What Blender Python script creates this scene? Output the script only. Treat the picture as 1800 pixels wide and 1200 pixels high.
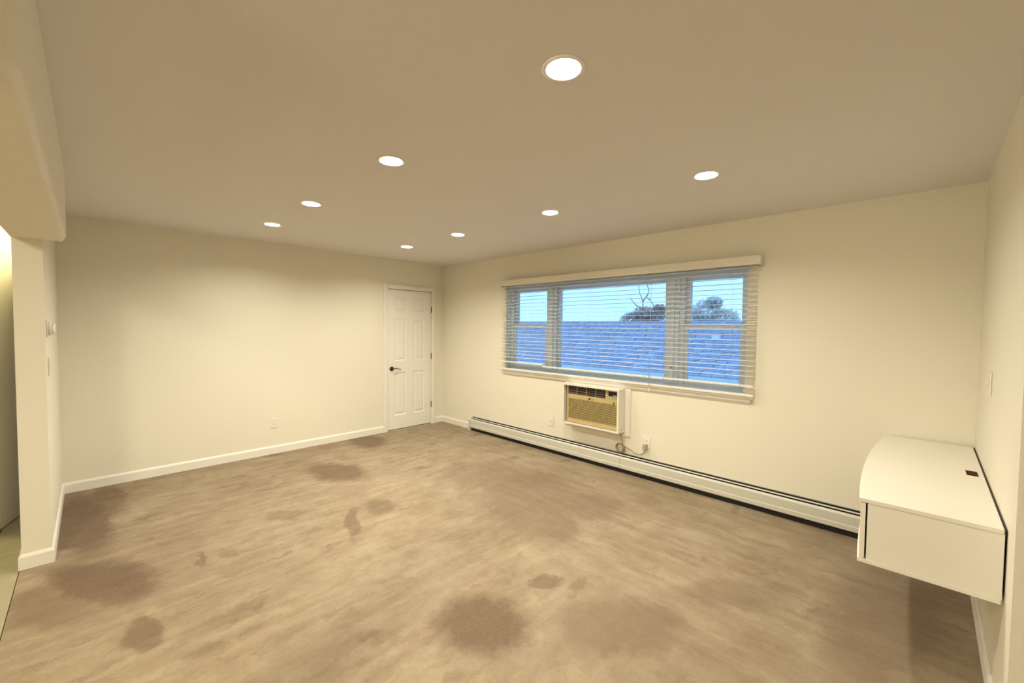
import bpy, bmesh, math, random
from mathutils import Matrix, Vector
random.seed(7)
S = bpy.context.scene
C = S.collection
for o in list(bpy.data.objects):
    bpy.data.objects.remove(o, do_unlink=True)

# ------------------------------------------------------------------ camera
F_PX = 724.9
cam_d = bpy.data.cameras.new('camera')
cam_d.sensor_fit = 'HORIZONTAL'; cam_d.sensor_width = 36.0
cam_d.lens = 36.0 * F_PX / 1800.0
cam_d.clip_start = 0.02; cam_d.clip_end = 300
cam = bpy.data.objects.new('camera', cam_d); C.objects.link(cam)
r_ = (0.71585873, 0.69817457, 0.00992718)
d_ = (0.03201614, -0.01861808, -0.99931393)
f_ = (-0.69751075, 0.71568543, -0.03568077)
M = Matrix(((r_[0], -d_[0], -f_[0], 5.3844), (r_[1], -d_[1], -f_[1], -3.9454), (r_[2], -d_[2], -f_[2], 1.5284), (0, 0, 0, 1)))
cam.matrix_world = M
S.camera = cam

# ------------------------------------------------------------------ sky and exposure
W = bpy.data.worlds.new('overcast_sky'); S.world = W; W.use_nodes = True
bg = W.node_tree.nodes['Background']
bg.inputs['Color'].default_value = (0.275, 0.57, 1.0, 1)
bg.inputs['Strength'].default_value = 2.25
S.view_settings.view_transform = 'Standard'; S.view_settings.look = 'None'
S.view_settings.gamma = 1.0; S.view_settings.use_curve_mapping = False
S.view_settings.exposure = 0.0
LAMP_COLOR = (1.0, 0.92, 0.735)
LAMP_STRENGTH = 785.0
HALL_STRENGTH = 120.0

# ------------------------------------------------------------------ dimensions (metres)
H = 2.468          # ceiling height
YL = -4.137        # face of the left wall stub
XP = 1.49          # free end of the left wall stub
def wall_r(y): return 5.685 + 0.017 * y     # right wall face, very slightly out of square
YR = -1.74         # free end of the right wall

# ------------------------------------------------------------------ helpers
def lin(r, g, b):
    def c(v):
        v /= 255.0
        return v / 12.92 if v <= 0.04045 else ((v + 0.055) / 1.055) ** 2.4
    return (c(r), c(g), c(b), 1)

def mat(name, col, rough=0.55, metal=0.0, bump=0.0, bscale=200.0, var=0.0, vscale=3.0, spec=0.5):
    m = bpy.data.materials.new(name); m.use_nodes = True
    nt = m.node_tree; b = nt.nodes['Principled BSDF']
    b.inputs['Base Color'].default_value = col
    b.inputs['Roughness'].default_value = rough
    b.inputs['Metallic'].default_value = metal
    b.inputs['Specular IOR Level'].default_value = spec
    tc = nt.nodes.new('ShaderNodeTexCoord')
    if var:
        n = nt.nodes.new('ShaderNodeTexNoise'); n.inputs['Scale'].default_value = vscale; n.inputs['Detail'].default_value = 4
        nt.links.new(tc.outputs['Object'], n.inputs['Vector'])
        mx = nt.nodes.new('ShaderNodeMixRGB'); mx.blend_type = 'MIX'
        mx.inputs['Color1'].default_value = tuple(c * (1 - var) for c in col[:3]) + (1,)
        mx.inputs['Color2'].default_value = tuple(min(1, c * (1 + var)) for c in col[:3]) + (1,)
        nt.links.new(n.outputs['Fac'], mx.inputs['Fac']); nt.links.new(mx.outputs['Color'], b.inputs['Base Color'])
    if bump:
        n2 = nt.nodes.new('ShaderNodeTexNoise'); n2.inputs['Scale'].default_value = bscale; n2.inputs['Detail'].default_value = 3
        nt.links.new(tc.outputs['Object'], n2.inputs['Vector'])
        bp = nt.nodes.new('ShaderNodeBump'); bp.inputs['Strength'].default_value = bump; bp.inputs['Distance'].default_value = 0.002
        nt.links.new(n2.outputs['Fac'], bp.inputs['Height']); nt.links.new(bp.outputs['Normal'], b.inputs['Normal'])
    return m

def emis(name, col, strength):
    m = bpy.data.materials.new(name); m.use_nodes = True
    nt = m.node_tree; nt.nodes.clear()
    e = nt.nodes.new('ShaderNodeEmission'); e.inputs['Color'].default_value = (*col, 1); e.inputs['Strength'].default_value = strength
    o = nt.nodes.new('ShaderNodeOutputMaterial'); nt.links.new(e.outputs[0], o.inputs[0])
    return m

class MB:
    """collects shapes; build() links them as one mesh object"""
    def __init__(s): s.v = []; s.f = []; s.sm = []
    def add(s, vs, fs, smooth=False):
        n = len(s.v); s.v += [tuple(v) for v in vs]; s.f += [tuple(i + n for i in f) for f in fs]; s.sm += [smooth] * len(fs); return s
    def box(s, x0, x1, y0, y1, z0, z1):
        x0, x1 = sorted((x0, x1)); y0, y1 = sorted((y0, y1)); z0, z1 = sorted((z0, z1))
        return s.add([(x0,y0,z0),(x1,y0,z0),(x1,y1,z0),(x0,y1,z0),(x0,y0,z1),(x1,y0,z1),(x1,y1,z1),(x0,y1,z1)],
                     [(0,3,2,1),(4,5,6,7),(0,1,5,4),(1,2,6,5),(2,3,7,6),(3,0,4,7)])
    def bbox(s, x0, x1, y0, y1, z0, z1, b):
        """box with bevelled edges"""
        bm = bmesh.new(); bmesh.ops.create_cube(bm, size=1)
        for v in bm.verts:
            v.co = Vector(((x0+x1)/2 + v.co.x*abs(x1-x0), (y0+y1)/2 + v.co.y*abs(y1-y0), (z0+z1)/2 + v.co.z*abs(z1-z0)))
        bmesh.ops.bevel(bm, geom=bm.edges[:], offset=b, segments=2, affect='EDGES', profile=0.5)
        bm.verts.index_update()
        s.add([v.co[:] for v in bm.verts], [[v.index for v in f.verts] for f in bm.faces], False); bm.free(); return s
    def prism(s, prof, axis, a0, a1, smooth=False, end=None):
        """extrude a closed profile along an axis; prof = points in the other two axes (in xyz order)"""
        n = len(prof); vs = []
        for k, a in enumerate((a0, a1)):
            for p in prof:
                aa = a + (end(k, p) if end else 0)
                vs.append({'x': (aa, p[0], p[1]), 'y': (p[0], aa, p[1]), 'z': (p[0], p[1], aa)}[axis])
        fs = [tuple(range(n))[::-1], tuple(range(n, 2*n))] + [(i, (i+1) % n, n + (i+1) % n, n + i) for i in range(n)]
        return s.add(vs, fs, smooth)
    def lathe(s, prof, mtx, n=24, smooth=True):
        """prof = (radius, height); revolved about local z then moved by mtx"""
        vs = []; fs = []
        for (r, h) in prof:
            for i in range(n):
                a = 2*math.pi*i/n; vs.append(mtx @ Vector((r*math.cos(a), r*math.sin(a), h)))
        for j in range(len(prof)-1):
            for i in range(n):
                fs.append((j*n+i, j*n+(i+1) % n, (j+1)*n+(i+1) % n, (j+1)*n+i))
        fs.append(tuple(range(n))[::-1]); fs.append(tuple(range((len(prof)-1)*n, len(prof)*n)))
        return s.add(vs, fs, smooth)
    def tube(s, pts, rad, n=8, taper=None):
        pts = [Vector(p) for p in pts]; vs = []; fs = []
        up = Vector((0.13, 0.21, 0.97))
        for i, p in enumerate(pts):
            t = (pts[min(i+1, len(pts)-1)] - pts[max(i-1, 0)]).normalized()
            a = t.cross(up)
            if a.length < 1e-3: a = t.cross(Vector((1, 0, 0)))
            a.normalize(); b = t.cross(a).normalized()
            r = rad if taper is None else rad + (taper - rad) * i / (len(pts)-1)
            for k in range(n):
                w = 2*math.pi*k/n; vs.append(p + a*r*math.cos(w) + b*r*math.sin(w))
        for i in range(len(pts)-1):
            for k in range(n):
                fs.append((i*n+k, i*n+(k+1) % n, (i+1)*n+(k+1) % n, (i+1)*n+k))
        fs.append(tuple(range(n))[::-1]); fs.append(tuple(range((len(pts)-1)*n, len(pts)*n)))
        return s.add(vs, fs, True)
    def mesh(s, name):
        me = bpy.data.meshes.new(name); me.from_pydata(s.v, [], s.f)
        me.polygons.foreach_set('use_smooth', s.sm)
        bm = bmesh.new(); bm.from_mesh(me); bmesh.ops.recalc_face_normals(bm, faces=bm.faces[:]); bm.to_mesh(me); bm.free()
        me.update(); return me
    def build(s, name, m, parent=None, loc=None):
        me = s.mesh(name); me.materials.append(m)
        return link(name, me, parent, loc)

def link(name, me, parent=None, loc=None):
    o = bpy.data.objects.new(name, me); C.objects.link(o)
    if parent: o.parent = parent
    if loc: o.location = loc
    return o
def tag(o, label=None, cat=None, group=None, kind=None):
    if label: o['label'] = label
    if cat: o['category'] = cat
    if group: o['group'] = group
    if kind: o['kind'] = kind
    return o
def empty(name, loc=(0, 0, 0), rz=0):
    o = bpy.data.objects.new(name, None); C.objects.link(o); o.empty_display_size = 0.1
    o.location = loc; o.rotation_euler = (0, 0, rz); return o
def struct(o, label, cat): return tag(o, label, cat, kind='structure')
def copy_tree(o, parent=None):
    c = o.copy(); C.objects.link(c); c.parent = parent
    for ch in list(o.children): copy_tree(ch, c)
    return c
def text_mesh(name, body, size, m, parent, mtx, depth=0.0004):
    cu = bpy.data.curves.new(name, 'FONT'); cu.body = body; cu.size = size; cu.extrude = depth
    cu.align_x = 'CENTER'; cu.align_y = 'CENTER'
    t = bpy.data.objects.new(name, cu); C.objects.link(t)
    dg = bpy.context.evaluated_depsgraph_get()
    me = bpy.data.meshes.new_from_object(t.evaluated_get(dg)); bpy.data.objects.remove(t, do_unlink=True)
    me.transform(mtx); me.materials.clear(); me.materials.append(m)
    return link(name, me, parent)

# ------------------------------------------------------------------ materials
M_wall = mat('cream_wall_paint', (0.83, 0.795, 0.685, 1), 0.55, bump=0.25, bscale=160, var=0.012, vscale=2, spec=0.35)
M_ceil = mat('ceiling_paint', (0.77, 0.75, 0.73, 1), 0.8, bump=0.35, bscale=140, var=0.015, vscale=1.5, spec=0.2)
M_trim = mat('white_trim_paint', (0.86, 0.84, 0.78, 1), 0.35, var=0.01)
M_door = mat('white_door_paint', (0.86, 0.845, 0.80, 1), 0.38, bump=0.08, bscale=300)
M_vinyl = mat('daylight_blue_vinyl', (0.66, 0.76, 0.87, 1), 0.35)  # blue daylight on the frames is put into the white
M_blind = mat('faux_wood_blind', (0.84, 0.83, 0.80, 1), 0.22, var=0.01)
M_valance = mat('valance_cream', (0.80, 0.76, 0.66, 1), 0.45)
M_sillgloss = mat('sky_tinted_sill_gloss', (0.74, 0.82, 0.90, 1), 0.10)  # sky blue falling on the sill is mixed into its white
M_cord = mat('blind_cord', (0.62, 0.62, 0.60, 1), 0.8)
M_bronze = mat('oiled_bronze', (0.045, 0.03, 0.022, 1), 0.35, metal=0.8)
M_plate = mat('wall_plate_plastic', (0.84, 0.81, 0.73, 1), 0.35)
M_slot = mat('dark_slot', (0.03, 0.025, 0.02, 1), 0.6)
M_heater = mat('heater_enamel', (0.61, 0.605, 0.54, 1), 0.38, var=0.015)
M_heatdark = mat('heater_shade_black', (0.012, 0.010, 0.010, 1), 0.7)  # shade of the slots and floor gap put into the colour
M_sleeve = mat('sleeve_white', (0.84, 0.81, 0.74, 1), 0.4)
M_acbeige = mat('aged_beige_plastic', (0.54, 0.43, 0.205, 1), 0.42, var=0.03)
M_acgrille = mat('aged_grille_plastic', (0.46, 0.365, 0.16, 1), 0.45)
M_acdark = mat('louver_cavity', (0.035, 0.022, 0.024, 1), 0.6)
M_aclouver = mat('grey_louver', (0.20, 0.15, 0.14, 1), 0.4)
M_display = mat('black_display', (0.008, 0.008, 0.010, 1), 0.12)
M_print = mat('dark_print', (0.04, 0.03, 0.03, 1), 0.5)
M_lgred = mat('maroon_print', (0.12, 0.03, 0.03, 1), 0.5)
M_cable = mat('olive_cable', (0.30, 0.25, 0.13, 1), 0.45)
M_plug = mat('grey_plug', (0.42, 0.38, 0.31, 1), 0.5)
M_lam = mat('white_laminate', (0.84, 0.81, 0.74, 1), 0.32, bump=0.03, bscale=500)
M_chip = mat('brown_chipboard', (0.16, 0.05, 0.03, 1), 0.8, var=0.3, vscale=80)
M_rear = mat('dark_backing', (0.035, 0.012, 0.012, 1), 0.7)
M_plank = mat('grey_plank', (0.34, 0.31, 0.22, 1), 0.45, var=0.22, vscale=9)
M_trimring = mat('lamp_trim', (0.88, 0.86, 0.82, 1), 0.4)
M_lens = emis('lamp_lens', LAMP_COLOR, LAMP_STRENGTH)
M_hall = emis('hall_lamp', (1.0, 0.86, 0.45), HALL_STRENGTH)

def glass_mat():
    m = bpy.data.materials.new('window_glass'); m.use_nodes = True
    nt = m.node_tree; nt.nodes.clear()
    t = nt.nodes.new('ShaderNodeBsdfTransparent'); t.inputs['Color'].default_value = (0.97, 0.985, 0.98, 1)
    g = nt.nodes.new('ShaderNodeBsdfGlossy'); g.inputs['Roughness'].default_value = 0.02
    fr = nt.nodes.new('ShaderNodeFresnel'); fr.inputs['IOR'].default_value = 1.35
    mx = nt.nodes.new('ShaderNodeMixShader'); o = nt.nodes.new('ShaderNodeOutputMaterial')
    nt.links.new(fr.outputs[0], mx.inputs[0]); nt.links.new(t.outputs[0], mx.inputs[1]); nt.links.new(g.outputs[0], mx.inputs[2]); nt.links.new(mx.outputs[0], o.inputs[0])
    return m
M_glass = glass_mat()

# stained, brushed carpet: base pile colour, brushed streaks, stains with their own shapes, and a darker oval under the cabinet
STAINS_AND_OVAL = [(0.85,-4.01,0.80,0.17,-3.09,.95),(0.45,-3.86,0.50,0.12,-3.14,.7),(1.99,-3.93,0.45,0.19,-2.67,.95),(2.08,-4.14,0.34,0.13,-2.73,.6),
 (2.69,-3.80,0.19,0.08,-2.96,.8),(1.10,-2.17,0.41,0.24,-2.85,.9),(0.28,-1.42,0.34,0.24,3.14,.8),(2.94,-1.20,0.69,0.48,2.24,.5),
 (2.22,-1.11,0.51,0.43,-2.46,.38),(3.43,-0.97,0.33,0.27,1.54,.45),(3.44,-1.43,0.27,0.20,2.11,.5),(3.83,-2.55,0.25,0.23,-2.56,.95),
 (4.32,-2.07,0.35,0.22,-2.15,.5),(4.71,-1.33,0.40,0.14,-2.26,.35),(2.31,-2.54,0.28,0.05,2.74,.7),(2.20,-2.26,0.17,0.12,2.99,.6),
 (2.12,-3.46,0.09,0.03,3.06,.7),(3.84,-2.07,0.10,0.07,-2.14,.7),(3.24,-2.69,0.19,0.07,-2.40,.25),(5.31,-0.99,0.72,0.23,1.47,.5),  # last on this line: darker oval under the cabinet
 (1.81,-2.88,0.19,0.08,-2.47,.5),(2.16,-3.31,0.08,0.04,-2.70,.4)]
def carpet_mat():
    m = bpy.data.materials.new('worn_tan_carpet'); m.use_nodes = True
    nt = m.node_tree; N = nt.nodes; L = nt.links; b = N['Principled BSDF']
    b.inputs['Roughness'].default_value = 0.95; b.inputs['Specular IOR Level'].default_value = 0.1
    def node(t, **k):
        n = N.new(t)
        for a, v in k.items(): setattr(n, a, v)
        return n
    def math_(op, a, b_=None, clamp=False):
        n = node('ShaderNodeMath', operation=op, use_clamp=clamp)
        for i, v in enumerate((a, b_)):
            if v is None: continue
            if isinstance(v, (int, float)): n.inputs[i].default_value = v
            else: L.new(v, n.inputs[i])
        return n.outputs[0]
    def noise(vec, scale, detail=4, rough=.55):
        n = node('ShaderNodeTexNoise'); n.inputs['Scale'].default_value = scale; n.inputs['Detail'].default_value = detail
        n.inputs['Roughness'].default_value = rough; L.new(vec, n.inputs['Vector']); return n
    def mapping(vec, loc=(0,0,0), rz=0, sc=(1,1,1), kind='POINT'):
        n = node('ShaderNodeMapping', vector_type=kind); n.inputs['Location'].default_value = loc; n.inputs['Rotation'].default_value = (0,0,rz); n.inputs['Scale'].default_value = sc
        L.new(vec, n.inputs['Vector']); return n.outputs[0]
    tc = node('ShaderNodeTexCoord'); P = tc.outputs['Object']
    dn = noise(P, 4.5, 6, .65)
    sub = node('ShaderNodeVectorMath', operation='SUBTRACT'); L.new(dn.outputs['Color'], sub.inputs[0]); sub.inputs[1].default_value = (.5,.5,.5)
    scl = node('ShaderNodeVectorMath', operation='SCALE'); L.new(sub.outputs[0], scl.inputs[0]); scl.inputs['Scale'].default_value = .24
    ad = node('ShaderNodeVectorMath', operation='ADD'); L.new(P, ad.inputs[0]); L.new(scl.outputs[0], ad.inputs[1])
    dn2 = noise(P, 16, 5, .7)
    sub2 = node('ShaderNodeVectorMath', operation='SUBTRACT'); L.new(dn2.outputs['Color'], sub2.inputs[0]); sub2.inputs[1].default_value = (.5,.5,.5)
    scl2 = node('ShaderNodeVectorMath', operation='SCALE'); L.new(sub2.outputs[0], scl2.inputs[0]); scl2.inputs['Scale'].default_value = .12
    ad2 = node('ShaderNodeVectorMath', operation='ADD'); L.new(ad.outputs[0], ad2.inputs[0]); L.new(scl2.outputs[0], ad2.inputs[1])
    adw = node('ShaderNodeVectorMath', operation='ADD'); L.new(P, adw.inputs[0]); L.new(scl2.outputs[0], adw.inputs[1])
    Q = ad2.outputs[0]; Q2 = adw.outputs[0]
    acc = None
    for (cx, cy, ra, rb, an, st) in STAINS_AND_OVAL:
        v = mapping(Q, (cx, cy, 0), an, (ra, rb, 50.0), 'TEXTURE')
        ln = node('ShaderNodeVectorMath', operation='LENGTH'); L.new(v, ln.inputs[0])
        mr = node('ShaderNodeMapRange', interpolation_type='SMOOTHSTEP')
        L.new(ln.outputs['Value'], mr.inputs['Value'])
        mr.inputs['From Min'].default_value = .62; mr.inputs['From Max'].default_value = 1.25; mr.inputs['To Min'].default_value = st*.8; mr.inputs['To Max'].default_value = 0
        acc = mr.outputs[0] if acc is None else math_('MAXIMUM', acc, mr.outputs[0])
    # brushed streaks: along the back wall's direction on the left, along the window wall's on the right
    s1 = noise(mapping(Q2, rz=.08, sc=(15, 2.6, 1)), 1.0, 8, .66)
    s2 = noise(mapping(Q2, rz=-.25, sc=(2.2, 13, 1)), 1.0, 8, .66)
    big = noise(P, 1.3, 3, .5); blot = noise(Q, 5.0, 8, .7)
    sx = node('ShaderNodeSeparateXYZ'); L.new(Q, sx.inputs[0])
    side = math_('ADD', math_('ADD', math_('MULTIPLY', sx.outputs['X'], .5), sx.outputs['Y']), math_('MULTIPLY', big.outputs['Fac'], 1.2))
    mk = node('ShaderNodeMapRange', interpolation_type='SMOOTHSTEP'); L.new(side, mk.inputs['Value'])
    mk.inputs['From Min'].default_value = .2; mk.inputs['From Max'].default_value = 1.2
    mxs = node('ShaderNodeMixRGB'); L.new(mk.outputs[0], mxs.inputs['Fac']); L.new(s1.outputs['Fac'], mxs.inputs['Color1']); L.new(s2.outputs['Fac'], mxs.inputs['Color2'])
    streak = math_('ADD', math_('MULTIPLY', mxs.outputs['Color'], .55), math_('MULTIPLY', blot.outputs['Fac'], .45))
    streak = math_('ADD', streak, math_('MULTIPLY', math_('SUBTRACT', big.outputs['Fac'], .5), .28))
    ramp = node('ShaderNodeValToRGB'); L.new(streak, ramp.inputs['Fac'])
    e = ramp.color_ramp.elements
    e[0].position = .36; e[0].color = (0.245, 0.185, 0.123, 1)
    e[1].position = .64; e[1].color = (0.385, 0.318, 0.230, 1)
    k = ramp.color_ramp.elements.new(.5); k.color = (0.312, 0.248, 0.172, 1)
    spk = noise(P, 55, 4, .7)
    mkn = noise(mapping(Q2, (3.1, 1.7, 0), .35, (5.5, 2.4, 1)), 1.0, 4, .6)
    mkr = node('ShaderNodeMapRange', interpolation_type='SMOOTHSTEP'); L.new(mkn.outputs['Fac'], mkr.inputs['Value'])
    mkr.inputs['From Min'].default_value = .58; mkr.inputs['From Max'].default_value = .70; mkr.inputs['To Min'].default_value = 0; mkr.inputs['To Max'].default_value = .42
    acc = math_('MAXIMUM', acc, mkr.outputs[0])
    st_fac = math_('MULTIPLY', acc, math_('ADD', math_('ADD', .28, math_('MULTIPLY', blot.outputs['Fac'], .8)), math_('MULTIPLY', spk.outputs['Fac'], .7)), True)
    mx = node('ShaderNodeMixRGB'); L.new(st_fac, mx.inputs['Fac']); L.new(ramp.outputs['Color'], mx.inputs['Color1']); mx.inputs['Color2'].default_value = (0.150, 0.100, 0.070, 1)
    fine = noise(P, 260, 2, .6)
    mx2 = node('ShaderNodeMixRGB', blend_type='MULTIPLY'); mx2.inputs['Fac'].default_value = 1
    gr = node('ShaderNodeMapRange'); L.new(fine.outputs['Fac'], gr.inputs['Value']); gr.inputs['From Min'].default_value = .25; gr.inputs['From Max'].default_value = .75; gr.inputs['To Min'].default_value = .82; gr.inputs['To Max'].default_value = 1.12
    L.new(mx.outputs['Color'], mx2.inputs['Color1']); L.new(gr.outputs[0], mx2.inputs['Color2'])
    L.new(mx2.outputs['Color'], b.inputs['Base Color'])
    bp = node('ShaderNodeBump'); bp.inputs['Strength'].default_value = .5; bp.inputs['Distance'].default_value = .006
    hh = math_('ADD', fine.outputs['Fac'], math_('MULTIPLY', s1.outputs['Fac'], .8))
    L.new(hh, bp.inputs['Height']); L.new(bp.outputs['Normal'], b.inputs['Normal'])
    return m
M_carpet = carpet_mat()

# ------------------------------------------------------------------ room shell
XE, YE = 7.2, -6.6    # far limits of the space behind the camera
o = MB().box(0, XE, -4.27, 0, -0.12, 0).build('floor', M_carpet)
struct(o, 'tan wall-to-wall carpet with dark brown stains and brush marks', 'carpet')

hf = MB().box(-1.2, XE, YE, -4.272, -0.12, -0.012).build('floor_hall', M_chip)
struct(hf, 'grey plank floor of the hallway left of the white wall end', 'floor')
pm = MB().box(0, 1.196, 0, 0.146, -0.0115, -0.001).mesh('plank'); pm.materials.append(M_plank)
for r in range(8):
    for k in range(4):
        x = -0.9 + 1.2*k + (0.37*r) % 0.8 - 0.3
        link('plank', pm, hf, (x, -4.42 - 0.15*r, 0))

LX = [4.44, 3.215, 2.0, 1.03]; LY = [-2.722, -1.285]
RL = 0.067
def ceiling_mesh():
    mb = MB(); hs = 0.12; n = 32
    xs = sorted({0.0, XE} | {x+d for x in LX for d in (-hs, hs)}); ys = sorted({YE, 0.0} | {y+d for y in LY for d in (-hs, hs)})
    for i in range(len(xs)-1):
        for j in range(len(ys)-1):
            x0, x1, y0, y1 = xs[i], xs[i+1], ys[j], ys[j+1]; cx, cy = (x0+x1)/2, (y0+y1)/2
            hit = any(abs(cx-x) < .01 and abs(cy-y) < .01 for x in LX for y in LY)
            if not hit:
                mb.add([(x0,y0,H),(x1,y0,H),(x1,y1,H),(x0,y1,H)], [(0,1,2,3)]); continue
            vs = []
            for k in range(n):
                a = 2*math.pi*(k+.5)/n; c, s_ = math.cos(a), math.sin(a); q = hs/max(abs(c), abs(s_))
                vs.append((cx+RL*c, cy+RL*s_, H))
            for k in range(n):
                a = 2*math.pi*(k+.5)/n; c, s_ = math.cos(a), math.sin(a); q = hs/max(abs(c), abs(s_))
                vs.append((cx+q*c, cy+q*s_, H))
            fs = [(k, (k+1) % n, n+(k+1) % n, n+k) for k in range(n)]
            mb.add(vs, fs)
            for sx, sy, k in ((1,1,n//8-1),(-1,1,3*n//8-1),(-1,-1,5*n//8-1),(1,-1,7*n//8-1)):
                base = len(mb.v)
                mb.add([(cx+sx*hs, cy+sy*hs, H), vs[n+k], vs[n+(k+1) % n]], [(0,1,2)])
    mb.box(0, XE, YE, 0, H+.2, H+.25)
    return mb
o = ceiling_mesh().build('ceiling', M_ceil); struct(o, 'plain beige-white painted ceiling with recessed round lights', 'ceiling')

ZT = H + .25
WX0, WX1, WZ0, WZ1 = 1.43, 4.352, 0.955, 2.07    # window opening
mb = MB()
mb.box(-.15, WX0, 0, .2, -.12, ZT).box(WX1, 5.9, 0, .2, -.12, ZT).box(WX0, WX1, 0, .2, -.12, WZ0).box(WX0, WX1, 0, .2, WZ1, ZT)
o = mb.build('wall_window', M_wall); struct(o, 'cream painted wall that holds the wide window', 'wall')
DY0, DY1, DZ = -.968, -.222, 2.055               # closet door opening in the back wall
HD0, HD1 = -5.06, -4.285                         # hallway door opening
mb = MB()
mb.box(-.12, 0, DY1, 0, -.12, ZT).box(-.12, 0, DY0, DY1, DZ, ZT).box(-.12, 0, -4.262, DY0, -.12, ZT).box(-.12, 0, DY0, DY1, -.12, 0)
o = mb.build('wall_back', M_wall); struct(o, 'cream painted back wall with the white panelled door', 'wall')
o = MB().box(-.9, -.8, -1.3, .0, -.12, ZT).box(-.8, -.121, -1.3, -1.2, -.12, ZT).box(-.8, -.121, -.1, 0, -.12, ZT).box(-.8, -.121, -1.2, -.1, 2.3, 2.4).box(-.8, -.121, -1.2, -.1, -.12, 0).build('wall_closet', M_wall); struct(o, 'unlit closet behind the closed white door', 'closet')
o = MB().box(0, XP, -4.262, YL, 0, H).build('wall_left', M_wall); struct(o, 'short cream wall on the left with a square free end', 'wall')
mb = MB()
mb.add([(wall_r(0),0,0),(wall_r(YR),YR,0),(XE,YR,0),(XE,0,0),(wall_r(0),0,H),(wall_r(YR),YR,H),(XE,YR,H),(XE,0,H)],
       [(3,2,1,0),(4,5,6,7),(0,1,5,4),(1,2,6,5),(2,3,7,6),(3,0,4,7)])
o = mb.build('wall_right', M_wall); struct(o, 'cream wall at the far right behind the white floating cabinet', 'wall')
o = MB().box(XE, XE+.12, YE, YR, -.12, ZT).build('wall_side', M_wall); struct(o, 'cream wall out of view behind the right wall end', 'wall')
o = MB().box(-1.2, XE+.12, YE-.12, YE, -.12, ZT).build('wall_rear', M_wall); struct(o, 'cream wall out of view behind the camera', 'wall')
mb = MB().box(-.12, 0, HD1, -4.262, -.12, ZT).box(-.12, 0, HD0, HD1, 2.06, ZT).box(-.12, 0, YE, HD0, -.12, ZT)
mb.box(-1.2, -1.1, YE, -4.2, -.12, ZT).box(-1.1, -.12, -4.3, -4.2, -.012, ZT).box(-1.1, -.12, YE, -4.3, 2.4, 2.45)
o = mb.build('wall_hall', M_wall); struct(o, 'cream hallway end wall behind the open hall door', 'wall')

# soffit beam over the opening on the left, with a rounded outer end and a post out of view
bm_ = empty('soffit_beam', (XP, -4.2, 2.03)); struct(bm_, 'boxed-in cream soffit beam above the opening at the upper left', 'beam')
def off(o, p): o.parent = p; o.matrix_parent_inverse = Matrix.Translation(-Vector(p.location)); return o
def put(mb, name, m, p):
    o = mb.build(name, m); o.parent = p; o.location = (-p.location[0], -p.location[1], -p.location[2]); return o
def beam_ring(inset, z, x0=XP+.001, x1=4.05, yf=-4.036, yb=-4.265, r=.06, n=8):
    pts = [(x0, yf-inset, z)]
    for k in range(n+1):
        a_ = math.radians(90 - 90*k/n); pts.append((x1-r+(r-inset)*math.cos(a_), yf-r+(r-inset)*math.sin(a_), z))
    return pts + [(x1-inset, yb, z), (x0, yb, z)]
rings = [beam_ring(i_, z_) for i_, z_ in ((.016, 2.040), (.013, 2.054), (.003, 2.066), (0, 2.078), (0, H-.001))]
nb = len(rings[0]); fs = [tuple(range(nb))[::-1], tuple(range(nb*4, nb*5))]
for j in range(4): fs += [(j*nb+i, j*nb+(i+1) % nb, (j+1)*nb+(i+1) % nb, (j+1)*nb+i) for i in range(nb)]
put(MB().add([p for r_i in rings for p in r_i], fs), 'boxing', M_wall, bm_)
put(MB().box(3.92, 4.0, -4.262, -4.14, 0, 2.039), 'post', M_wall, bm_)

# ------------------------------------------------------------------ baseboards
def base_prof(h=.095, t=.013): return [(0, 0.001), (t, 0.001), (t, h-.018), (t-.005, h-.006), (.003, h), (0, h)]
def baseboard(name, p0, p1, nrm, label, m0=0, m1=0):
    """p0->p1 along the wall foot, nrm = direction into the room; m0, m1 = mitre per unit thickness"""
    a = Vector((*p0, 0)); b = Vector((*p1, 0)); n = Vector((*nrm, 0)).normalized(); t = (b-a).normalized()
    pr = base_prof(); k = len(pr); vs = []
    for q, m_, sgn in ((a, m0, -1), (b, m1, 1)):
        for (d, z) in pr: vs.append(q + n*(d+.0005) + t*(sgn*m_*d) + Vector((0, 0, z)))
    fs = [tuple(range(k))[::-1], tuple(range(k, 2*k))] + [(i, (i+1) % k, k+(i+1) % k, k+i) for i in range(k)]
    o = MB().add(vs, fs).build(name, M_trim); struct(o, label, 'baseboard'); return o
baseboard('baseboard_back', (0, YL), (0, -1.036), (1, 0), 'long white baseboard along the back wall up to the door', -1, 0)
baseboard('baseboard_corner', (0, -.153), (0, 0), (1, 0), 'tiny white baseboard piece between the door casing and the corner', 0, -1)
baseboard('baseboard_window', (0, 0), (.728, 0), (0, -1), 'short white baseboard between the room corner and the heater', -1, 0)
baseboard('baseboard_left', (0, YL), (XP, YL), (0, 1), 'white baseboard along the side of the short left wall', -1, 1)
baseboard('baseboard_end', (XP, YL), (XP, -4.262), (1, 0), 'white baseboard across the end of the short left wall', 1, 1)
baseboard('baseboard_hall', (XP, -4.262), (.9, -4.262), (0, -1), 'white baseboard on the hallway side of the short left wall', 1, 0)
baseboard('baseboard_right', (wall_r(-.09), -.09), (wall_r(YR), YR), (-1, .017), 'white baseboard on the right wall under the floating cabinet', 0, 1)

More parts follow.
